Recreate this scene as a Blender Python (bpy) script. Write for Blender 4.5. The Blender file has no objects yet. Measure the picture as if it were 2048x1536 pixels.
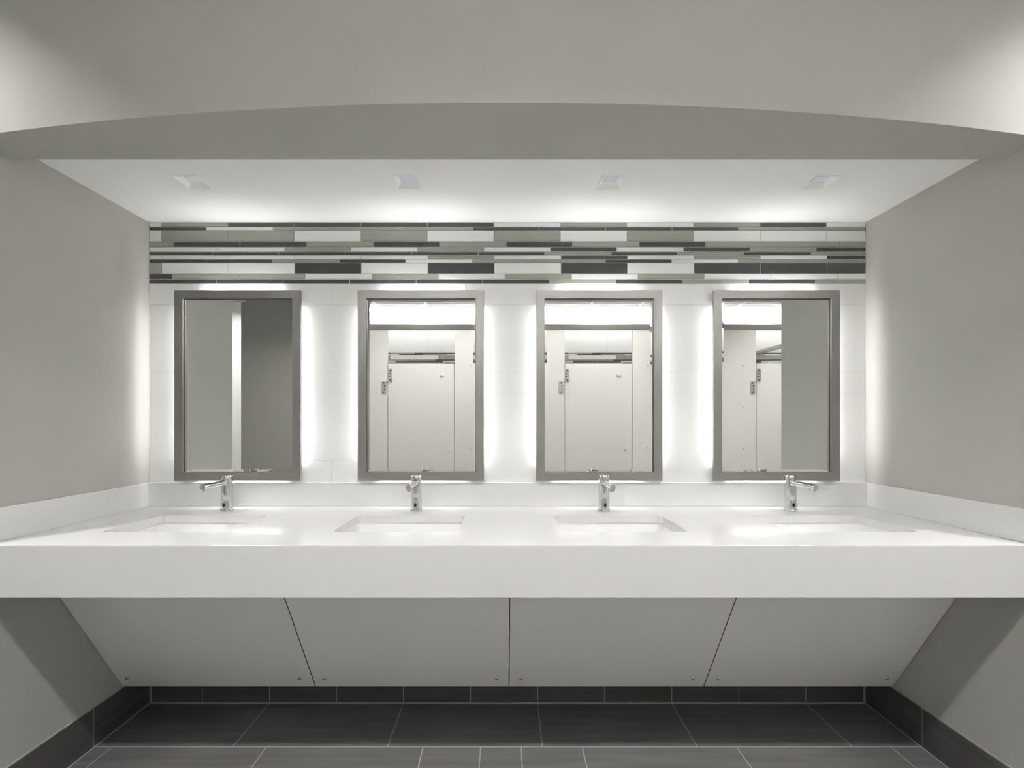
import bpy, bmesh, math, random
from mathutils import Vector, Matrix

random.seed(7)
S = 0.00228            # metres per unit of measurement on the vanity wall
D = 2.0                # camera distance from the vanity wall
ZC = 559 * S           # eye height
W, H = 2048, 1536
PPX, PPY = 1010.0, 845.0
scn = bpy.context.scene
col = scn.collection

# ---------------------------------------------------------------- materials
def new_mat(name):
    m = bpy.data.materials.new(name)
    m.use_nodes = True
    nt = m.node_tree
    return m, nt, nt.nodes['Principled BSDF']

def ramp_color(nt, fac, c0, c1, p0=0.3, p1=0.7):
    r = nt.nodes.new('ShaderNodeValToRGB')
    r.color_ramp.elements[0].position = p0
    r.color_ramp.elements[1].position = p1
    r.color_ramp.elements[0].color = (*c0, 1)
    r.color_ramp.elements[1].color = (*c1, 1)
    nt.links.new(fac, r.inputs['Fac'])
    return r.outputs['Color']

def noise(nt, scale, stretch=(1, 1, 1), detail=3.0):
    tc = nt.nodes.new('ShaderNodeTexCoord')
    mp = nt.nodes.new('ShaderNodeMapping')
    mp.inputs['Scale'].default_value = stretch
    n = nt.nodes.new('ShaderNodeTexNoise')
    n.inputs['Scale'].default_value = scale
    n.inputs['Detail'].default_value = detail
    nt.links.new(tc.outputs['Object'], mp.inputs['Vector'])
    nt.links.new(mp.outputs['Vector'], n.inputs['Vector'])
    return n.outputs['Fac']

def bump(nt, p, fac, strength, dist):
    b = nt.nodes.new('ShaderNodeBump')
    b.inputs['Strength'].default_value = strength
    b.inputs['Distance'].default_value = dist
    nt.links.new(fac, b.inputs['Height'])
    nt.links.new(b.outputs['Normal'], p.inputs['Normal'])

def mat_simple(name, c, rough=0.5, metal=0.0, var=0.03, scale=6, spec=0.5, coat=0.0, bumps=None, stretch=(1, 1, 1)):
    m, nt, p = new_mat(name)
    f = noise(nt, scale, stretch)
    lo = tuple(x * (1 - var) for x in c); hi = tuple(min(1, x * (1 + var)) for x in c)
    nt.links.new(ramp_color(nt, f, lo, hi), p.inputs['Base Color'])
    p.inputs['Roughness'].default_value = rough
    p.inputs['Metallic'].default_value = metal
    p.inputs['Specular IOR Level'].default_value = spec
    p.inputs['Coat Weight'].default_value = coat
    if bumps:
        bump(nt, p, noise(nt, bumps[0], stretch), bumps[1], bumps[2])
    return m

def mat_emit(name, c, strength):
    m = bpy.data.materials.new(name); m.use_nodes = True
    nt = m.node_tree; nt.nodes.clear()
    e = nt.nodes.new('ShaderNodeEmission'); o = nt.nodes.new('ShaderNodeOutputMaterial')
    e.inputs['Color'].default_value = (*c, 1); e.inputs['Strength'].default_value = strength
    nt.links.new(e.outputs[0], o.inputs[0])
    return m

M = {}
M['paint'] = mat_simple('warm_grey_paint', (0.465, 0.462, 0.435), 0.75, var=0.012, scale=2, spec=0.3, bumps=(260, 0.05, 0.002))
M['paint_shaded'] = mat_simple('shaded_grey_paint', (0.36, 0.355, 0.335), 0.75, var=0.012, scale=2, spec=0.3, bumps=(260, 0.05, 0.002))  # grey paint darkened to stand in for dimmer light on the stall-side wall
M['white_paint'] = mat_simple('white_ceiling_paint', (0.93, 0.93, 0.922), 0.8, var=0.01, scale=2, spec=0.3)
M['tile'] = mat_simple('white_wall_tile', (0.76, 0.76, 0.752), 0.28, var=0.012, scale=1.5)
M['grout'] = mat_simple('pale_grout', (0.60, 0.60, 0.58), 0.9, var=0.03, scale=80)
M['g_white'] = mat_simple('white_glass_tile', (0.84, 0.85, 0.845), 0.12, var=0.02, scale=9, coat=0.3)
M['g_sage'] = mat_simple('sage_glass_tile', (0.36, 0.373, 0.328), 0.12, var=0.06, scale=9, coat=0.3)
M['g_sage_rim'] = mat_simple('sage_glass_rim', (0.19, 0.205, 0.17), 0.15, var=0.02)
M['g_white_rim'] = mat_simple('white_glass_rim', (0.72, 0.74, 0.735), 0.15, var=0.02)
M['g_dark'] = mat_simple('charcoal_glass_tile', (0.07, 0.069, 0.067), 0.12, var=0.08, scale=9, coat=0.3)
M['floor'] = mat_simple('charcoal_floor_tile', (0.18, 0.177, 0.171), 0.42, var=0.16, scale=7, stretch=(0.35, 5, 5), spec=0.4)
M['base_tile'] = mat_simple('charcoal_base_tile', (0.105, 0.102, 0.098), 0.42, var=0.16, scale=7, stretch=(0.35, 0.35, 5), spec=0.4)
M['floor_grout'] = mat_simple('grey_floor_grout', (0.48, 0.475, 0.46), 0.9, var=0.05, scale=60)
M['panel'] = mat_simple('grey_laminate', (0.87, 0.87, 0.875), 0.38, var=0.012, scale=3)
M['panel_gap'] = mat_simple('panel_edge', (0.10, 0.10, 0.10), 0.7, var=0.01)
M['ceramic'] = mat_simple('white_ceramic', (0.84, 0.84, 0.84), 0.08, var=0.005)
M['black'] = mat_simple('black_sensor_glass', (0.006, 0.006, 0.006), 0.1, var=0.02)
M['dark_channel'] = mat_simple('dark_mirror_channel', (0.03, 0.03, 0.03), 0.5, var=0.02)
M['stall'] = mat_simple('warm_grey_partition', (0.70, 0.69, 0.66), 0.45, var=0.012, scale=2)
M['lens'] = mat_emit('downlight_lens', (0.70, 0.735, 0.775), 0.56)
M['led'] = mat_emit('led_strip_light', (1.0, 0.99, 0.98), 29)
M['led_edge'] = mat_emit('led_strip_edge_light', (1.0, 0.99, 0.98), 42)
M['panel_light'] = mat_emit('ceiling_panel_light', (1.0, 0.985, 0.97), 640)
M['cove_light'] = mat_emit('cove_light', (1.0, 0.99, 0.985), 950)
M['chrome'] = mat_simple('polished_chrome', (0.64, 0.645, 0.655), 0.05, 1.0, var=0.003)
M['satin'] = mat_simple('satin_aluminium', (0.46, 0.455, 0.435), 0.35, 1.0, var=0.02)
M['hinge'] = mat_simple('stainless_hinge', (0.62, 0.61, 0.59), 0.35, 0.8, var=0.03)
M['ceil_tile'] = mat_simple('acoustic_tile', (0.52, 0.52, 0.51), 0.9, var=0.02, scale=60)
M['trim_white'] = mat_simple('white_downlight_trim', (0.93, 0.93, 0.92), 0.5, var=0.01)
M['tbar'] = mat_simple('white_ceiling_grid', (0.82, 0.82, 0.81), 0.5, var=0.01)

def mk_quartz():
    m, nt, p = new_mat('white_quartz')
    v = nt.nodes.new('ShaderNodeTexVoronoi'); v.inputs['Scale'].default_value = 130
    tc = nt.nodes.new('ShaderNodeTexCoord'); nt.links.new(tc.outputs['Object'], v.inputs['Vector'])
    sp = ramp_color(nt, v.outputs['Distance'], (0.46, 0.45, 0.43), (0.715, 0.713, 0.707), 0.06, 0.11)
    n = noise(nt, 30)
    mix = nt.nodes.new('ShaderNodeMixRGB'); mix.blend_type = 'MIX'
    mask = nt.nodes.new('ShaderNodeValToRGB')
    mask.color_ramp.elements[0].position = 0.58; mask.color_ramp.elements[1].position = 0.66
    nt.links.new(n, mask.inputs['Fac'])
    nt.links.new(mask.outputs['Color'], mix.inputs['Fac'])
    mix.inputs['Color1'].default_value = (0.715, 0.713, 0.707, 1)
    nt.links.new(sp, mix.inputs['Color2'])
    nt.links.new(mix.outputs['Color'], p.inputs['Base Color'])
    p.inputs['Roughness'].default_value = 0.14
    return m
M['quartz'] = mk_quartz()

def mk_brushed():
    m, nt, p = new_mat('brushed_stainless')
    p.inputs['Base Color'].default_value = (0.38, 0.372, 0.355, 1)
    p.inputs['Metallic'].default_value = 1.0
    f = noise(nt, 5, (2, 2, 220), 4)
    r = nt.nodes.new('ShaderNodeMapRange')
    r.inputs['To Min'].default_value = 0.36; r.inputs['To Max'].default_value = 0.46
    nt.links.new(f, r.inputs['Value']); nt.links.new(r.outputs['Result'], p.inputs['Roughness'])
    p.inputs['Anisotropic'].default_value = 0.4
    return m
M['steel'] = mk_brushed()

def mk_mirror():
    m, nt, p = new_mat('mirror_silver')
    p.inputs['Base Color'].default_value = (0.93, 0.94, 0.925, 1)
    p.inputs['Metallic'].default_value = 1.0
    p.inputs['Roughness'].default_value = 0.0
    return m
M['mirror'] = mk_mirror()

# ---------------------------------------------------------------- helpers
def box(bm, x0, x1, y0, y1, z0, z1, mi=0, rim=0.0, rim_mi=None):
    """axis aligned box; optional bevelled rim on its -y (front) face"""
    x0, x1 = min(x0, x1), max(x0, x1); y0, y1 = min(y0, y1), max(y0, y1); z0, z1 = min(z0, z1), max(z0, z1)
    v = [bm.verts.new(c) for c in ((x0, y0, z0), (x1, y0, z0), (x1, y1, z0), (x0, y1, z0),
                                   (x0, y0, z1), (x1, y0, z1), (x1, y1, z1), (x0, y1, z1))]
    quads = [(0, 3, 2, 1), (4, 5, 6, 7), (1, 2, 6, 5), (2, 3, 7, 6), (3, 0, 4, 7)]
    for q in quads:
        f = bm.faces.new([v[i] for i in q]); f.material_index = mi
    if rim <= 0:
        f = bm.faces.new([v[i] for i in (0, 1, 5, 4)]); f.material_index = mi
    else:
        r = min(rim, (x1 - x0) * 0.3, (z1 - z0) * 0.3)
        u = [bm.verts.new(c) for c in ((x0 + r, y0 - r * 0.25, z0 + r), (x1 - r, y0 - r * 0.25, z0 + r),
                                       (x1 - r, y0 - r * 0.25, z1 - r), (x0 + r, y0 - r * 0.25, z1 - r))]
        o = [v[0], v[1], v[5], v[4]]
        for i in range(4):
            f = bm.faces.new([o[i], o[(i + 1) % 4], u[(i + 1) % 4], u[i]])
            f.material_index = mi if rim_mi is None else rim_mi
        f = bm.faces.new(u); f.material_index = mi

def obj(name, bm, mats, parent=None, loc=None, smooth=False, bevel=0.0, segs=2):
    me = bpy.data.meshes.new(name)
    bmesh.ops.recalc_face_normals(bm, faces=bm.faces[:])
    bm.to_mesh(me); bm.free()
    for m in (mats if isinstance(mats, (list, tuple)) else [mats]):
        me.materials.append(m)
    o = bpy.data.objects.new(name, me); col.objects.link(o)
    if parent: o.parent = parent
    if loc: o.location = loc
    if smooth:
        for p in me.polygons: p.use_smooth = True
        try: me.set_sharp_from_angle(angle=math.radians(35))
        except Exception: pass
    if bevel > 0:
        b = o.modifiers.new('bevel', 'BEVEL'); b.width = bevel; b.segments = segs; b.limit_method = 'ANGLE'
    return o

def tag(o, label, cat, group=None):
    o['label'] = label; o['category'] = cat
    if group: o['group'] = group
    return o

def thing(name, label, cat, loc=(0, 0, 0), group=None):
    o = bpy.data.objects.new(name, None); col.objects.link(o); o.location = loc
    o.empty_display_size = 0.05
    return tag(o, label, cat, group)

def struct(o, label, cat):
    o['kind'] = 'structure'; o['label'] = label; o['category'] = cat
    return o

def boxes(name, blist, mats, parent=None, **k):
    bm = bmesh.new()
    for b in blist: box(bm, *b)
    return obj(name, bm, mats, parent, **k)

def lathe(bm, prof, n=40, axis='z', mi=0, org=(0, 0, 0)):
    """revolve (r, h) about an axis; closed with end caps"""
    rings = []
    for r, h in prof:
        ring = []
        for i in range(n):
            a = 2 * math.pi * i / n
            c, s = r * math.cos(a), r * math.sin(a)
            p = (c, s, h) if axis == 'z' else (c, h, s)
            ring.append(bm.verts.new((p[0] + org[0], p[1] + org[1], p[2] + org[2])))
        rings.append(ring)
    for a, b in zip(rings, rings[1:]):
        for i in range(n):
            f = bm.faces.new((a[i], a[(i + 1) % n], b[(i + 1) % n], b[i])); f.material_index = mi
    for r in (rings[0], rings[-1]):
        f = bm.faces.new(r); f.material_index = mi

def dup(root):
    r = root.copy(); col.objects.link(r)
    for ch in root.children:
        c = ch.copy(); col.objects.link(c); c.parent = r
        for g in ch.children:
            d = g.copy(); col.objects.link(d); d.parent = c
    return r

# ---------------------------------------------------------------- key planes
XL, XR = -711 * S, 721 * S           # niche side walls
ZN = ZC + 400 * S                    # niche ceiling
ZS = ZC + 379.5 * S                  # soffit underside
ZR = 2.73                            # room ceiling
YW = -0.669                           # ends of the side walls
KS, KR = 2.03, 2.81                  # reflected distance ratios of stalls and rear wall
YS = -(KS - 1) * D - 0.06                   # stall fronts
YR = -(KR - 1) * D - 0.06                   # rear wall
XFL, XFR = -3.80, 3.75
YCOVE = -(2.765 - 1) * D - 0.06

def zz(y): return ZC + (PPY - y) * S         # height of an image row on the vanity wall
def xx(x): return (x - PPX) * S

# ---------------------------------------------------------------- shell
def side_wall(name, x0, x1, label):
    return struct(boxes(name, [(x0, x1, YW, 0.10, 0, ZR)], M['paint']), label, 'wall')
side_wall('wall_left', XFL, XL, 'warm grey painted wall left of the long vanity counter')
side_wall('wall_right', XR, XFR, 'warm grey painted wall right of the long vanity counter')

# vanity wall: big white tiles over a grout bed
bm = bmesh.new()
box(bm, XL, XR, 0.002, 0.10, 0, ZN, 1)
g = 0.55 * S
rows = [(568.4, 609.7, [397, 664, 931, 1199.5, 1467]), (610.3, 743.7, []), (744.3, 787.7, []),
        (788.3, 920.7, []), (921.3, 968, [397, 664, 931, 1199.5, 1467])]
for y0, y1, js in rows:
    xs = [299] + js + [1731]
    for a, b in zip(xs, xs[1:]):
        X0 = max(xx(a) + g, XL + 0.0005); X1 = min(xx(b) - g, XR - 0.0005)
        box(bm, X0, X1, 0.0, 0.004, zz(y1), zz(y0), 0)
box(bm, XL + .0005, XR - .0005, 0.0, 0.004, 0.0, zz(968.6), 0)
struct(obj('wall_back', bm, [M['tile'], M['grout']]), 'white tiled wall behind the four mirrors', 'wall')

# mosaic strip
def mosaic(name, rws, y, thick, xa, xb, sx, label, flip=1):
    """rws: list of (ztop, zbot, [joints], colours)"""
    bm = bmesh.new()
    zt = max(r[0] for r in rws); zb = min(r[1] for r in rws)
    box(bm, xa, xb, y, y + flip * thick * 0.7, zb - 0.002, zt + 0.002, 0)
    mi = {'W': 1, 'S': 2, 'D': 3}; rim = {'W': 5, 'S': 4, 'D': 3}
    gp = 0.0014
    for z1, z0, js, cs in rws:
        for i, c in enumerate(cs):
            a, b = js[i], js[i + 1]
            X0 = xa + 0.0006 if i == 0 else a + gp * sx
            X1 = xb - 0.0006 if i == len(cs) - 1 else b - gp * sx
            if X1 - X0 < 0.004: continue
            if flip > 0:
                box(bm, X0, X1, y - thick * 0.3, y, z0, z1, mi[c], 0.0014, rim[c])
            else:
                box(bm, X0, X1, y, y + thick * 0.3, z0, z1, mi[c])
    return struct(obj(name, bm, [M['grout'], M['g_white'], M['g_sage'], M['g_dark'], M['g_sage_rim'], M['g_white_rim']]), label, 'tile band')

R_Y = [(446.3, 453.6), (454.9, 460.6), (461.9, 482.7), (484.0, 493.8), (494.9, 503.3), (504.7, 510.6),
       (511.9, 518.1), (519.4, 525.1), (526.4, 546.9), (548.2, 558.0), (559.2, 567.6)]
R_J = [(323, 'WSDDDDWSWSDW'), (413, 'DWSSSDDDDSS'), (323, 'WSSWSWSWSWWW'), (347.5, 'SDDSDSDSDSSS'),
       (436, 'WWSWSWDWDSD'), (424.5, 'DDDDDDSDSDS'), (324, 'WWWWWSWDWSWD'), (412.5, 'DDSDWSSDWSS'),
       (324, 'SWWDWDWDWDDD'), (345, 'DSSWSWSWSWWW'), (433.5, 'DDDDDDSDSDS')]
PER = 132.95
rw = []
for (ya, yb), (j0, cs) in zip(R_Y, R_J):
    js = [299] + [j0 + PER * i for i in range(len(cs) - 1)] + [1731]
    rw.append((zz(ya), zz(yb), [xx(j) for j in js], cs))
mosaic('trim_2', rw, -0.0005, 0.004, XL + 0.0004, XR - 0.0004, 1, 'band of grey, sage and white glass strip tiles above the mirrors')

# niche ceiling and curved soffit
YB = -0.2785 * D
struct(boxes('ceiling_niche', [(XL, XR, YB, 0.10, ZN, ZN + 0.05)], M['white_paint']), 'white lowered ceiling over the vanity', 'ceiling')
bm = bmesh.new()
pts = [(XL + 0.0005, YB)]
N = 64
for i in range(N + 1):
    X = -710.8 + 1431.6 * i / N
    pts.append((X * S, -(0.407 - 0.062 * (X / 662) ** 2) * D))
pts += [(XR - 0.0005, YB)]
lo = [bm.verts.new((x, y, ZS)) for x, y in pts]; hi = [bm.verts.new((x, y, ZR)) for x, y in pts]
bm.faces.new(lo); bm.faces.new(hi)
for i in range(len(pts)):
    j = (i + 1) % len(pts)
    bm.faces.new((lo[i], lo[j], hi[j], hi[i]))
struct(obj('trim_1', bm, M['paint'], smooth=True), 'curved warm grey soffit over the vanity niche', 'soffit')

# floor: charcoal tiles in courses on a grout bed
bm = bmesh.new()
box(bm, XFL, XFR, YR, 0.0, -0.06, -0.0004, 1)
fl_rows = [(-0.277, 0.0, [64.5 + 267 * i for i in range(-8, 9)]),
           (-0.582, -0.277, [-1479, -1212, -945, -678, -411, -141, -42, 28, 133, 399, 665, 932, 1199, 1466])]
y = -0.582; k = 0
while y > YR + 0.01:
    off = 0 if k % 2 else 133
    fl_rows.append((max(y - 0.3045, YR), y, [64.5 + off + 267 * i for i in range(-8, 9)])); y -= 0.3045; k += 1
for y0, y1, js in fl_rows:
    xs = [XFL] + [j * S for j in js if XFL + 0.02 < j * S < XFR - 0.02] + [XFR]
    for a, b in zip(xs, xs[1:]):
        gx = 0.0022
        box(bm, a + gx, b - gx, y0 + 0.0022, y1 - 0.0022, -0.01, 0.0, 0)
struct(obj('floor', bm, [M['floor'], M['floor_grout']]), 'charcoal tiled floor with grey grout', 'floor')

# tiled baseboards
BH = 67 * S
def base(name, kind, label):
    bm = bmesh.new(); t = 0.010; g = 0.002
    if kind == 'back':
        js = [-711 + 7, ] + [(407.5 - PPX) + 133.5 * i for i in range(10)] + [721 - 7]
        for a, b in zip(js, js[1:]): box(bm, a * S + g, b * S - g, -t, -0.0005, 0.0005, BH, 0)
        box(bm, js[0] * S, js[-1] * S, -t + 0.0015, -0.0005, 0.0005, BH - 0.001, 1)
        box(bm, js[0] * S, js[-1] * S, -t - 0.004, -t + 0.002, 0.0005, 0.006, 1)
    else:
        sgn = 1 if kind == 'left' else -1
        w = XL if kind == 'left' else XR
        ys = [-0.011, -0.281, -0.586, YW]
        for a, b in zip(ys, ys[1:]):
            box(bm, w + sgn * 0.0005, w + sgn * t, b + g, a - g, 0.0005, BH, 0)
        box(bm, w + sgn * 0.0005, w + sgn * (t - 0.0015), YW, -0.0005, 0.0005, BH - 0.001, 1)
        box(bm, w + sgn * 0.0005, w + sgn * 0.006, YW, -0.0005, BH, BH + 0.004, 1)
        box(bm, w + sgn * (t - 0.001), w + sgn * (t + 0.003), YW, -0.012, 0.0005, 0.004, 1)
    return struct(obj(name, bm, [M['base_tile'], M['floor_grout']]), label, 'baseboard')
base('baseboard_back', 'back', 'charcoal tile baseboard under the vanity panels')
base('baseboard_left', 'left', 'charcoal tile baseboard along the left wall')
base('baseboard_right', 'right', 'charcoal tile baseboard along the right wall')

# rest of the room, seen only in the mirrors
def rz(y): return ZC + (PPY - y) * S * KR
bm = bmesh.new()
box(bm, XFL, XFR, YR - 0.1, YR - 0.002, 0, 2.95, 1)
zm = ZC + 394 * S
jl = [-430 + 267 * i for i in range(-5, 2)] + [305 + 267 * i for i in range(0, 5)]
for z0, z1, js in ((0, zm - 122 * S, []), (zm, zm + 133 * S, jl), (zm + 133 * S, ZC + 594 * S, []), (ZC + 594 * S, 2.95, [])):
    xs = [XFL] + [j * S for j in js if XFL < j * S < XFR] + [XFR]
    for a, b in zip(xs, xs[1:]):
        box(bm, a + 0.0015, b - 0.0015, YR - 0.003, YR, z0 + 0.0015, z1 - 0.0015, 0)
struct(obj('wall_rear', bm, [M['tile'], M['grout']]), 'white tiled rear wall behind the stalls, seen in the mirrors', 'wall')

r_rows = []
z = zm
for (ya, yb), (j0l, cl), (j0r, cr), ex in zip(
        R_Y,
        [(-643, 'DSDD'), (-595, 'WDSW'), (-643, 'SWWS'), (-525, 'SSDS'), (-617, 'WDDW'), (-605, 'SSSD')] + [(-600, 'WDSW')] * 5,
        [(357, 'DSDD'), (405, 'WDSW'), (357, 'SWWS'), (475, 'SSDS'), (383, 'WDDW'), (395, 'SSSD')] + [(400, 'WDSW')] * 5,
        [[(1300, 'D'), (1700, 'D')], [(1461, 'S'), (1700, 'W')], [(1700, 'S')], [(1528, 'D'), (1700, 'D')], [(1439, 'D'), (1700, 'W')], [(1700, 'S')]] + [[(1700, 'W')]] * 5):
    dz = -6 * S
    js, cs = [], ''
    def cell(j0, c, lo_, hi_):
        n0 = math.floor((lo_ - j0) / 134.0)
        x = j0 + n0 * 134.0; i = n0
        while x < hi_ - 1:
            a = max(x, lo_); b = min(x + 134.0, hi_)
            if b - a > 4: yield a, c[(i + 1) % 4]
            x += 134.0; i += 1
    for a, c in cell(j0l, cl, -1660, 0): js.append(a); cs += c
    for a, c in cell(j0r, cr, 0, 1180): js.append(a); cs += c
    a = 1180
    for e, c in ex: js.append(a); cs += c; a = e
    js.append(XFR / S)
    r_rows.append((zz(ya) + dz, zz(yb) + dz, [j * S for j in js], cs))
mosaic('trim_3', r_rows, YR + 0.0005, 0.006, XFL + 0.01, XFR - 0.01, 1, 'strip tile band on the rear wall, seen in the mirrors', flip=-1)

struct(boxes('wall_far_left', [(XFL - 0.1, XFL, YR, 0.1, 0, 2.95)], M['white_paint']), 'far left side wall of the washroom', 'wall')
struct(boxes('wall_far_right', [(XFR, XFR + 0.1, YR, 0.1, 0, 2.95)], M['white_paint']), 'far right side wall of the washroom', 'wall')
XBL, XBR = (482 - PPX) * KS * S, (731 - PPX) * KS * S
struct(boxes('wall_rear_left', [(XBL, XBR, YS - 0.10, YS, 0, ZR), (XBL, XBL + 0.10, -2.90, YS - 0.10, 0, ZR)], M['paint_shaded']), 'grey painted wall block left of the stalls, seen in the leftmost mirror', 'wall')

struct(boxes('wall_passage_end', [(XFL, XBL - 0.001, -2.90, -2.78, 0, ZR)], M['white_paint']), 'pale end wall of the side passage, a narrow bright strip in the leftmost mirror', 'wall')

# acoustic ceiling with grid, open light cove along the rear wall, square recessed cans over the aisle
CANS = [(-1.90, -1.06, 'left end of the aisle'), (-0.85, -1.72, 'left of the aisle centre'), (0.02, -1.72, 'centre of the aisle'),
        (0.98, -1.72, 'right of the aisle centre'), (1.92, -1.06, 'right end of the aisle'), (2.72, -1.72, 'far right of the aisle, added to brighten the stalls'), (-2.95, -2.30, 'far left passage, added to light its end wall')]  # far right and passage cans are added to brighten stalls and end wall
CH = 0.075
bm = bmesh.new()
gxs = sorted({XFL, XFR} | {v for c in CANS for v in (c[0] - CH, c[0] + CH)})
gys = sorted({YCOVE, YW} | {v for c in CANS for v in (c[1] - CH, c[1] + CH)})
for i in range(len(gxs) - 1):
    for j in range(len(gys) - 1):
        mx, my = (gxs[i] + gxs[i + 1]) / 2, (gys[j] + gys[j + 1]) / 2
        if any(abs(mx - c[0]) < CH and abs(my - c[1]) < CH for c in CANS): continue
        box(bm, gxs[i], gxs[i + 1], gys[j], gys[j + 1], ZR + 0.004, ZR + 0.03, 0)
bmesh.ops.remove_doubles(bm, verts=bm.verts[:], dist=1e-6)
box(bm, XFL, XL, YW, 0.1, ZR + 0.004, ZR + 0.03, 0); box(bm, XR, XFR, YW, 0.1, ZR + 0.004, ZR + 0.03, 0)
box(bm, XFL, XFR, YR - 0.1, YCOVE, 2.94, 2.97, 0)
box(bm, XFL, XFR, YCOVE, YCOVE + 0.01, ZR, 2.94, 1)
for gx in (-3.49, -2.86, -2.23, -1.60, -0.97, -0.36, 0.45, 1.06, 1.68, 2.30, 2.92):
    box(bm, gx - 0.012, gx + 0.012, YCOVE + 0.01, -2.4, ZR, ZR + 0.006, 1)
for gy in (-2.78, -(2.70 - 1) * D - 0.06):
    box(bm, XFL, XFR, gy - 0.012, gy + 0.012, ZR, ZR + 0.006, 1)
struct(obj('ceiling', bm, [M['ceil_tile'], M['tbar']]), 'white acoustic tile ceiling of the washroom, seen in the mirrors', 'ceiling')
cv = thing('cove_light', 'long linear light hidden in the ceiling cove over the stalls', 'light', (0, YCOVE - 0.03, 2.86))
boxes('housing', [(XFL + 0.05, XFR - 0.05, 0.008, 0.028, -0.02, 0.02)], M['tbar'], cv)
boxes('diffuser', [(XFL + 0.06, XFR - 0.06, 0.004, 0.008, -0.015, 0.015)], M['cove_light'], cv)

def can_light(x, y, label):
    t = thing('ceiling_downlight', label, 'light', (x, y, ZR), 'square recessed ceiling downlights of the washroom')
    c, o, hgt = CH, CH + 0.016, 0.10
    bm = bmesh.new()
    def sq(r, z): return [bm.verts.new((px * r, py * r, z)) for px, py in ((-1, -1), (1, -1), (1, 1), (-1, 1))]
    L = [sq(o, 0.002), sq(o, -0.002), sq(c - 0.002, -0.002), sq(c - 0.002, hgt)]
    for p, q_ in zip(L, L[1:]):
        for i in range(4): bm.faces.new((p[i], p[(i + 1) % 4], q_[(i + 1) % 4], q_[i]))
    obj('reflector', bm, M['dark_channel'], t)
    boxes('lamp', [(-c + 0.012, c - 0.012, -c + 0.012, c - 0.012, hgt - 0.012, hgt - 0.004)], M['panel_light'], t)
for x, y, lb in CANS: can_light(x, y, 'square recessed ceiling downlight at the ' + lb)

# ---------------------------------------------------------------- vanity counter
ZT = ZC - 166 * S                       # top of the counter
ZA = ZC - 236.5 * S                     # underside of the apron
YF = -0.3224 * D
TH = 0.03
SINKX = [-517.8, -166.8, 183.0, 532.0]
SW, SY0, SY1 = 0.4375, -0.1075 * D, -0.242 * D
RC = 0.022
def rrect(cx, cy, w, h, r, n=6):
    out = []
    for sx, sy, a0 in ((1, 1, 0), (-1, 1, 90), (-1, -1, 180), (1, -1, 270)):
        for i in range(n + 1):
            a = math.radians(a0 + 90 * i / n)
            out.append((cx + sx * (w / 2 - r) + r * math.cos(a), cy + sy * (h / 2 - r) + r * math.sin(a)))
    return out

vc = thing('vanity_counter', 'long white quartz vanity counter with four sunken basins', 'counter', (0, 0, ZT))
bm = bmesh.new()
x0c, x1c = XL + 0.001, XR - 0.001
yb = -0.001
xcuts = [x0c]
for cx in SINKX: xcuts += [cx * S - SW / 2, cx * S + SW / 2]
xcuts.append(x1c)
ycuts = [YF, SY1, SY0, yb]
def q(a, b, c, d, z): bm.faces.new([bm.verts.new((p[0], p[1], z)) for p in (a, b, c, d)])
for z in (0.0, -TH):
    for i in range(len(xcuts) - 1):
        for j in range(3):
            if j == 1 and i % 2 == 1: continue
            if z < 0 and j == 0 and False: continue
            q((xcuts[i], ycuts[j]), (xcuts[i + 1], ycuts[j]), (xcuts[i + 1], ycuts[j + 1]), (xcuts[i], ycuts[j + 1]), z)
for cx in SINKX:
    cy = (SY0 + SY1) / 2; h = SY0 - SY1
    lp = rrect(cx * S, cy, SW, h, RC); n = 7
    for c, (sx, sy) in enumerate(((1, 1), (-1, 1), (-1, -1), (1, -1))):
        arc = lp[c * n:(c + 1) * n]; cor = (cx * S + sx * SW / 2, cy + sy * h / 2)
        for z in (0.0, -TH):
            for a, b in zip(arc, arc[1:]):
                bm.faces.new([bm.verts.new((p[0], p[1], z)) for p in (cor, a, b)])
    L = len(lp)
    for i in range(L):
        a, b = lp[i], lp[(i + 1) % L]
        bm.faces.new([bm.verts.new(v) for v in ((a[0], a[1], 0), (b[0], b[1], 0), (b[0], b[1], -TH), (a[0], a[1], -TH))])
bmesh.ops.remove_doubles(bm, verts=bm.verts[:], dist=1e-5)
# front apron and ends
dz = ZA - ZT
def face(*ps): bm.faces.new([bm.verts.new(p) for p in ps])
e = 0.002
face((x0c, YF - e, -e), (x1c, YF - e, -e), (x1c, YF - e, dz), (x0c, YF - e, dz))
face((x0c, YF, 0), (x1c, YF, 0), (x1c, YF - e, -e), (x0c, YF - e, -e))
face((x0c, YF - e, dz), (x1c, YF - e, dz), (x1c, YF + 0.03, dz), (x0c, YF + 0.03, dz))
face((x0c, YF + 0.03, dz), (x1c, YF + 0.03, dz), (x1c, YF + 0.03, -TH), (x0c, YF + 0.03, -TH))
for xe in (x0c, x1c):
    face((xe, YF - e, -e), (xe, YF, 0), (xe, yb, 0), (xe, yb, -TH), (xe, YF + 0.03, -TH), (xe, YF + 0.03, dz), (xe, YF - e, dz))
bmesh.ops.remove_doubles(bm, verts=bm.verts[:], dist=1e-5)
obj('countertop', bm, M['quartz'], vc)
BSH = 119.8 * S - (966 - 845) * S  # offset helper
ZBS = 166 * S - (965.2 - 845) * S * 0.99
boxes('backsplash', [(x0c + 0.0125, x1c - 0.0125, -0.020, -0.0008, 0.0003, ZBS)], M['quartz'], vc, bevel=0.0012)
boxes('side_splash', [(x0c, x0c + 0.012, YF, -0.0008, 0.0003, ZBS)], M['quartz'], vc, bevel=0.0012)
boxes('side_splash', [(x1c - 0.012, x1c, YF, -0.0008, 0.0003, ZBS)], M['quartz'], vc, bevel=0.0012)

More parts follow.
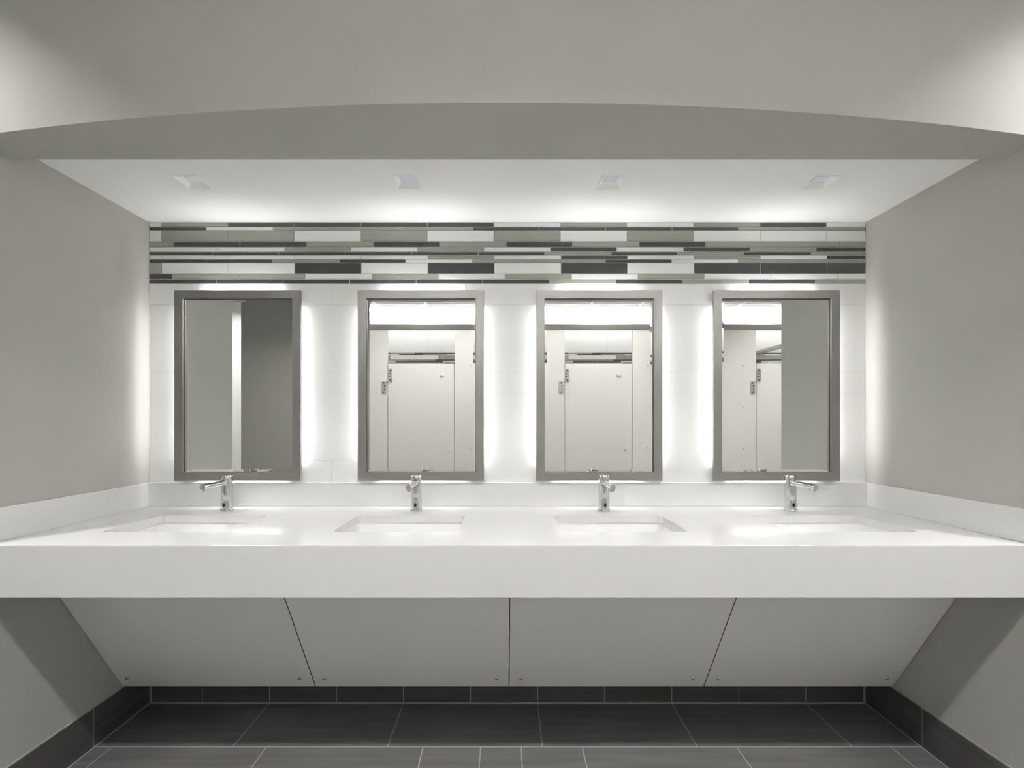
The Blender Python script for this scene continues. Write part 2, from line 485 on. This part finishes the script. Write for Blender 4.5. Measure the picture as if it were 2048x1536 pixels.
POS = ['leftmost of four', 'second from left of four', 'third from left of four', 'rightmost of four']

# basins
def make_sink():
    t = thing('sink_basin', '', 'sink', group='basins sunk in the vanity counter')
    bm = bmesh.new()
    w, h = SW, SY0 - SY1
    prof = [(0.03, 0.0, 0.03), (0.006, 0.0, 0.024), (0.004, -0.004, 0.024), (-0.004, -0.06, 0.028), (-0.016, -0.095, 0.034),
            (-0.034, -0.106, 0.04), (-0.07, -0.111, 0.045), (-0.19, -0.115, 0.02)]
    loops = []
    for ins, z, r in prof:
        ww, hh = w + 2 * ins, h + 2 * ins
        if hh < 0.05: hh = 0.05; ww = 0.06
        loops.append([bm.verts.new((x, y, z)) for x, y in rrect(0, 0, ww, hh, min(r, hh * 0.45))])
    for a, b in zip(loops, loops[1:]):
        for i in range(len(a)):
            j = (i + 1) % len(a); bm.faces.new((a[i], a[j], b[j], b[i]))
    bm.faces.new(loops[-1])
    b = obj('bowl', bm, M['ceramic'], t, smooth=True)
    sm = b.modifiers.new('thick', 'SOLIDIFY'); sm.thickness = 0.006; sm.offset = -1
    bm = bmesh.new(); lathe(bm, [(0.0, 0.0), (0.021, 0.0), (0.021, 0.003), (0.017, 0.004), (0.012, 0.002), (0.0001, 0.002)][1:], 28)
    obj('drain', bm, M['chrome'], t, loc=(0, 0, -0.1145), smooth=True)
    return t
sk0 = make_sink()
for i, cx in enumerate(SINKX):
    t = sk0 if i == 0 else dup(sk0)
    t.location = (cx * S, (SY0 + SY1) / 2, ZT - TH - 0.0006)
    t['label'] = POS[i] + ' white rectangular basins sunk in the counter'

# faucets
def make_faucet():
    t = thing('sensor_faucet', '', 'faucet', group='chrome sensor faucets on the vanity counter')
    bm = bmesh.new()
    lathe(bm, [(0.0245, 0.0), (0.0252, 0.002), (0.0252, 0.009), (0.0245, 0.0115), (0.0235, 0.0125)], 48)
    obj('base_ring', bm, M['chrome'], t, smooth=True)
    bm = bmesh.new()
    lathe(bm, [(0.0228, 0.0125), (0.0228, 0.1390), (0.0223, 0.1396), (0.0223, 0.1402), (0.0228, 0.1408), (0.0228, 0.1512), (0.0218, 0.1527), (0.010, 0.1529)], 48)
    obj('body', bm, M['chrome'], t, smooth=True)
    bm = bmesh.new()
    lathe(bm, [(0.0118, -0.004), (0.0150, -0.0185), (0.0135, -0.0235), (0.0122, -0.030), (0.0118, -0.145), (0.0118, -0.1520), (0.0108, -0.1535)], 36, 'y', org=(0, 0, 0.1243))
    sp = obj('spout', bm, M['chrome'], t, smooth=True)
    bm = bmesh.new()
    lathe(bm, [(0.0095, 0.0), (0.0098, 0.0015), (0.0098, 0.010), (0.009, 0.012)], 30)
    ae = obj('aerator', bm, M['chrome'], sp, loc=(0, -0.137, 0.1060), smooth=True)
    bm = bmesh.new()
    # oval sensor window wrapped on the front of the body
    ring = []
    ctr = bm.verts.new((0, -0.0234, 0.031))
    for i in range(28):
        a = 2 * math.pi * i / 28
        x = 0.0058 * math.cos(a); z = 0.031 + 0.0088 * math.sin(a)
        ring.append(bm.verts.new((x, -math.sqrt(0.0233 ** 2 - x * x), z)))
    inner = []
    for v in ring: inner.append(bm.verts.new((v.co.x, v.co.y + 0.0015, v.co.z)))
    for i in range(28):
        j = (i + 1) % 28
        bm.faces.new((ctr, ring[i], ring[j])); bm.faces.new((ring[i], inner[i], inner[j], ring[j]))
    obj('sensor_window', bm, M['black'], t)['label'] = 'black oval sensor window'
    return t
fc0 = make_faucet()
FX = [-519.0, -165.5, 184.7, 532.7]
for i, cx in enumerate(FX):
    t = fc0 if i == 0 else dup(fc0)
    t.location = (cx * S, -0.133, ZT + 0.0003)
    t['label'] = POS[i] + ' chrome sensor faucets on the white counter'

# ---------------------------------------------------------------- access panels under the counter
pa = Vector((0, -0.071 * D, ZC - 490.5 * S)); pb = Vector((0, -0.203 * D, ZC - 278 * S))
dirv = (pb - pa)
top = pa + dirv * ((ZA - 0.0005 - pa.z) / dirv.z)
un = dirv.normalized(); nrm = Vector((0, -un.z, un.y)); nrm = nrm if nrm.y < 0 else -nrm
PXS = [(-710.0, -352.8), (-351.2, 6.8), (8.4, 368.4), (370.0, 720.0)]
SCR = [(-690.5, -375.5), (-330.0, -15.5), (29.7, 343.4), (389.6, 698.3)]
PL = ['leftmost sloping grey access panel under the counter, against left wall', 'second sloping grey access panel from the left wall, under the counter',
      'second sloping grey access panel from the right wall, under the counter', 'rightmost sloping grey access panel under the counter, against right wall']
for (a, b), sc, lb in zip(PXS, SCR, PL):
    t = thing('access_panel', lb, 'panel', (0, 0, 0), 'sloping access panels under the counter')
    bm = bmesh.new()
    th = 0.012
    vs = []
    for x in (a * S, b * S):
        for p in (pa, top):
            vs.append([bm.verts.new((x, p.y, p.z)), bm.verts.new((x, p.y - nrm.y * th, p.z - nrm.z * th))])
    (A0, A1), (B0, B1), (C0, C1), (E0, E1) = vs
    for f_, m_ in (((A0, C0, E0, B0), 0), ((A1, B1, E1, C1), 1), ((A0, A1, C1, C0), 0), ((B0, E0, E1, B1), 1), ((A0, B0, B1, A1), 1), ((C0, C1, E1, E0), 1)):
        f = bm.faces.new(f_); f.material_index = m_
    obj('board', bm, [M['panel'], M['panel_gap']], t)
    for sx in sc:
        bm = bmesh.new()
        lathe(bm, [(0.0078, 0.0), (0.0080, 0.0015), (0.0072, 0.0042), (0.0052, 0.0064), (0.0022, 0.0075)], 24)
        c = pa + dirv * 0.109 + nrm * 0.0002
        o = obj('screw', bm, M['chrome'], t, smooth=True)
        o.location = (sx * S, c.y, c.z)
        o.rotation_euler = nrm.to_track_quat('Z', 'Y').to_euler()

# ---------------------------------------------------------------- mirrors
MX = [-524.3, -165.0, 184.7, 532.6]
MW, MZ0, MZ1 = 247.5 * S, -113.8 * S, 259.4 * S
FW = 0.0372
YFR, YBK, YG = -0.0420, -0.0290, -0.0300
def rect_ring(bm, w0, z00, z01, w1, z10, z11, y0, y1):
    """ring face between outer rect (w0) at depth y0 and inner rect (w1) at depth y1"""
    o = [(-w0, y0, z00), (w0, y0, z00), (w0, y0, z01), (-w0, y0, z01)]
    n = [(-w1, y1, z10), (w1, y1, z10), (w1, y1, z11), (-w1, y1, z11)]
    ov = [bm.verts.new(p) for p in o]; nv = [bm.verts.new(p) for p in n]
    for i in range(4):
        j = (i + 1) % 4; bm.faces.new((ov[i], ov[j], nv[j], nv[i]))
def make_mirror():
    t = thing('wall_mirror', '', 'mirror', group='backlit mirrors on the tiled wall')
    hw = MW / 2; iw = hw - FW; z0, z1 = MZ0, MZ1; i0, i1 = MZ0 + FW, MZ1 - FW
    bm = bmesh.new(); c = 0.0008
    rect_ring(bm, hw, z0, z1, hw, z0, z1, YBK, YFR + c)
    rect_ring(bm, hw, z0, z1, hw - c, z0 + c, z1 - c, YFR + c, YFR)
    rect_ring(bm, hw - c, z0 + c, z1 - c, iw + c, i0 - c, i1 + c, YFR, YFR)
    rect_ring(bm, iw + c, i0 - c, i1 + c, iw, i0, i1, YFR, YFR + c)
    rect_ring(bm, iw, i0, i1, iw, i0, i1, YFR + c, YBK)
    rect_ring(bm, iw, i0, i1, hw, z0, z1, YBK, YBK)
    bmesh.ops.remove_doubles(bm, verts=bm.verts[:], dist=1e-6)
    obj('frame', bm, M['steel'], t)
    # bevelled silvered glass
    bm = bmesh.new(); gp = 0.0018; bv = 0.011; dp = 0.0006
    gw, g0, g1 = iw - gp, i0 + gp, i1 - gp
    rect_ring(bm, gw, g0, g1, gw - bv, g0 + bv, g1 - bv, YG + dp, YG)
    vs = [bm.verts.new(p) for p in ((-(gw - bv), YG, g0 + bv), (gw - bv, YG, g0 + bv), (gw - bv, YG, g1 - bv), (-(gw - bv), YG, g1 - bv))]
    bm.faces.new(vs)
    obj('mirror_glass', bm, M['mirror'], t)
    boxes('housing', [(-hw + 0.032, hw - 0.032, -0.0288, -0.0012, z0 + 0.032, z1 - 0.032)], M['dark_channel'], t)
    a = hw - 0.032
    for bx in ((-a - 0.003, -a, -0.024, -0.008, z0 + 0.075, z1 - 0.075), (a, a + 0.003, -0.024, -0.008, z0 + 0.075, z1 - 0.075),
               (-a + 0.07, a - 0.07, -0.024, -0.008, z1 - 0.032, z1 - 0.026), (-a + 0.07, a - 0.07, -0.024, -0.008, z0 + 0.026, z0 + 0.032)):
        boxes('led_strip', [bx], M['led_edge'] if bx[4] > 0 and bx[5] - bx[4] < 0.1 else M['led'], t)
    return t
mr0 = make_mirror()
MLAB = ['leftmost steel framed backlit mirror, reflecting only plain grey walls', 'second steel framed backlit mirror from the left, reflecting a stall door',
        'third steel framed backlit mirror from the left, reflecting a stall door', 'rightmost steel framed backlit mirror, half reflecting the grey side wall']
for i, cx in enumerate(MX):
    t = mr0 if i == 0 else dup(mr0)
    t.location = (cx * S, 0, ZC)
    t['label'] = MLAB[i]

# ---------------------------------------------------------------- recessed downlights
def make_down():
    t = thing('recessed_downlight', '', 'light', group='square downlights in the niche ceiling')
    bm = bmesh.new(); o, m_, n = 0.0455, 0.0435, 0.026
    def sq(r, z): return [bm.verts.new((x * r, y * r, z)) for x, y in ((-1, -1), (1, -1), (1, 1), (-1, 1))]
    L = [sq(o, 0.0), sq(o, -0.0022), sq(m_, -0.0022), sq(n, 0.0150)]
    for a, b in zip(L, L[1:]):
        for i in range(4): bm.faces.new((a[i], a[(i + 1) % 4], b[(i + 1) % 4], b[i]))
    obj('trim_ring', bm, M['trim_white'], t)
    boxes('lens', [(-n, n, -n, n, 0.0145, 0.0155)], M['lens'], t)
    return t
dn0 = make_down()
DX = [-519.8, -164.0, 176.5, 526.0]
YD = -0.334
for i, cx in enumerate(DX):
    t = dn0 if i == 0 else dup(dn0)
    t.location = (cx * S, YD, ZN)
    t['label'] = POS[i] + ' square recessed downlights in the white niche ceiling'
# openings in the niche ceiling for the recessed trims
ceil = bpy.data.objects['ceiling_niche']
bm = bmesh.new()
hs = 0.0445
cx_ = [XL] + sorted(v for c in DX for v in (c * S - hs, c * S + hs)) + [XR]
cy_ = [YB, YD - hs, YD + hs, 0.10]
for i in range(len(cx_) - 1):
    for j in range(3):
        if i % 2 == 1 and j == 1: continue
        box(bm, cx_[i], cx_[i + 1], cy_[j], cy_[j + 1], ZN, ZN + 0.05)
bmesh.ops.remove_doubles(bm, verts=bm.verts[:], dist=1e-6)
bm.to_mesh(ceil.data); bm.free()

# ---------------------------------------------------------------- toilet stalls (seen in the mirrors)
def sx_(x): return (x - PPX) * KS * S
def sz_(y): return ZC + (PPY - y) * KS * S
HB, HT = sz_(660), sz_(648)
DT, DB = sz_(727), 0.30
def bolt(parent, x, z, r=0.0085, name='bolt', mat='stall', y=0.0):
    bm = bmesh.new(); lathe(bm, [(r, 0.0), (r, 0.003), (r * 0.7, 0.007), (r * 0.3, 0.008)], 16, 'y')
    return obj(name, bm, M[mat], parent, loc=(x, y, z), smooth=True)
def plate(parent, x0, x1, z0, z1, flip):
    p = boxes('hinge_plate', [(x0, x1, 0.0003, 0.004, z0, z1)], M['hinge'], parent, bevel=0.001)
    for i, o in enumerate((0.55, 0.35, 0.35, 0.55)):
        z = z1 - (z1 - z0) * (0.12 + 0.253 * i)
        fr = o if flip else 1 - o
        bm = bmesh.new(); lathe(bm, [(0.0062, 0.0), (0.0062, 0.002), (0.003, 0.0035)], 14, 'y')
        obj('hinge_screw', bm, M['dark_channel'], p, loc=(x0 + (x1 - x0) * fr, 0.004, z), smooth=True)
doors = [(775.5, 909, 'stall door reflected in the second mirror from the left', True), (953, 1086.5, 'stall door hidden between the two middle mirrors', True),
         (1129.5, 1265, 'stall door reflected in the third mirror from the left', True), (1309, 1442.5, 'stall door hidden between the third and rightmost mirrors', True),
         (1512.8, 1645, 'stall door reflected in the rightmost mirror beside the grey wall', True)]
for a, b, lb, _ in doors:
    x0, x1 = sx_(a) + 0.003, sx_(b) - 0.004
    t = thing('stall_door', 'pale warm grey ' + lb, 'door', (0, YS, 0), 'toilet stall doors opposite the vanity')
    boxes('door_panel', [(x0, x1, -0.025, 0.0, DB, DT)], M['stall'], t, bevel=0.0015)
    if 'hidden' not in lb: plate(t, sx_(a - 0.2), sx_(a + 9.3), sz_(763), sz_(737.7), True)
    for bx, by in ((105.3, 750.8), (110.3, 750.8), (121.5, 878.8), (121.5, 899)):
        bolt(t, sx_(a + bx), sz_(by), y=0.0003)
    boxes('latch_keeper', [(x1 - 0.016, x1 + 0.030, 0.0003, 0.012, sz_(943.5), sz_(937.3))], M['hinge'], t, bevel=0.001)
pil = [(731.5, 775, None, 'at the left end of the stalls'), (909, 953, 940.4, 'between the first and second stall doors from the left'),
       (1086.5, 1129.5, None, 'between the second and third stall doors from the left'), (1265, 1309, 1296, 'between the third and fourth stall doors from the left'),
       (1442.5, 1512.3, 1487, 'reflected in the rightmost mirror, left of its stall door'), (1645, 1743, None, 'at the right end of the stalls')]
for i, (a, b, bx, lb) in enumerate(pil):
    x0, x1 = sx_(a) + 0.0005, min(sx_(b) - 0.0005, XFR - 0.002)
    t = thing('stall_pilaster', 'pale warm grey stall post panel ' + lb, 'panel', (0, YS, 0), 'stall post panels opposite the vanity')
    boxes('post_panel', [(x0, x1, -0.030, 0.0, 0.001, HB)], M['stall'], t, bevel=0.0015)
    if bx:
        for by in (731, 814, 895): bolt(t, sx_(bx), sz_(by), y=0.0003)
    if i in (0, 2, 4): plate(t, sx_(b - 11.8), sx_(b - 2.0), sz_(787.5), sz_(763), False)
hr = thing('stall_headrail', 'satin aluminium rail along the top of the stalls', 'rail', (0, YS, HB))
boxes('rail', [(XBR + 0.002, XFR - 0.002, -0.032, 0.004, 0.0003, HT - HB)], M['satin'], hr, bevel=0.003)
boxes('brace', [(3.165, 3.20, YR - YS + 0.01, -0.033, 0.0003, 0.045)], M['satin'], hr, bevel=0.002)

# ---------------------------------------------------------------- camera, world, view
cam = bpy.data.cameras.new('camera'); co = bpy.data.objects.new('camera', cam); col.objects.link(co)
co.location = (0, -D, ZC); co.rotation_euler = (math.radians(90), 0, 0)
cam.sensor_fit = 'HORIZONTAL'; cam.sensor_width = 36
cam.lens = (D / S) / W * 36
cam.shift_x = (W / 2 - PPX) / W
cam.shift_y = (PPY - H / 2) / W
cam.clip_start = 0.01
scn.camera = co
wd = bpy.data.worlds.new('world'); scn.world = wd; wd.use_nodes = True
wd.node_tree.nodes['Background'].inputs['Color'].default_value = (0.5, 0.5, 0.5, 1)
wd.node_tree.nodes['Background'].inputs['Strength'].default_value = 0.1
scn.view_settings.view_transform = 'Standard'
scn.view_settings.look = 'None'
scn.view_settings.gamma = 1.0
scn.view_settings.use_curve_mapping = False
scn.view_settings.exposure = 0.13
try:
    scn.cycles.max_bounces = 14; scn.cycles.diffuse_bounces = 8; scn.cycles.glossy_bounces = 8
    scn.cycles.caustics_reflective = False; scn.cycles.sample_clamp_indirect = 30.0
    scn.cycles.use_denoising = True
except Exception: pass
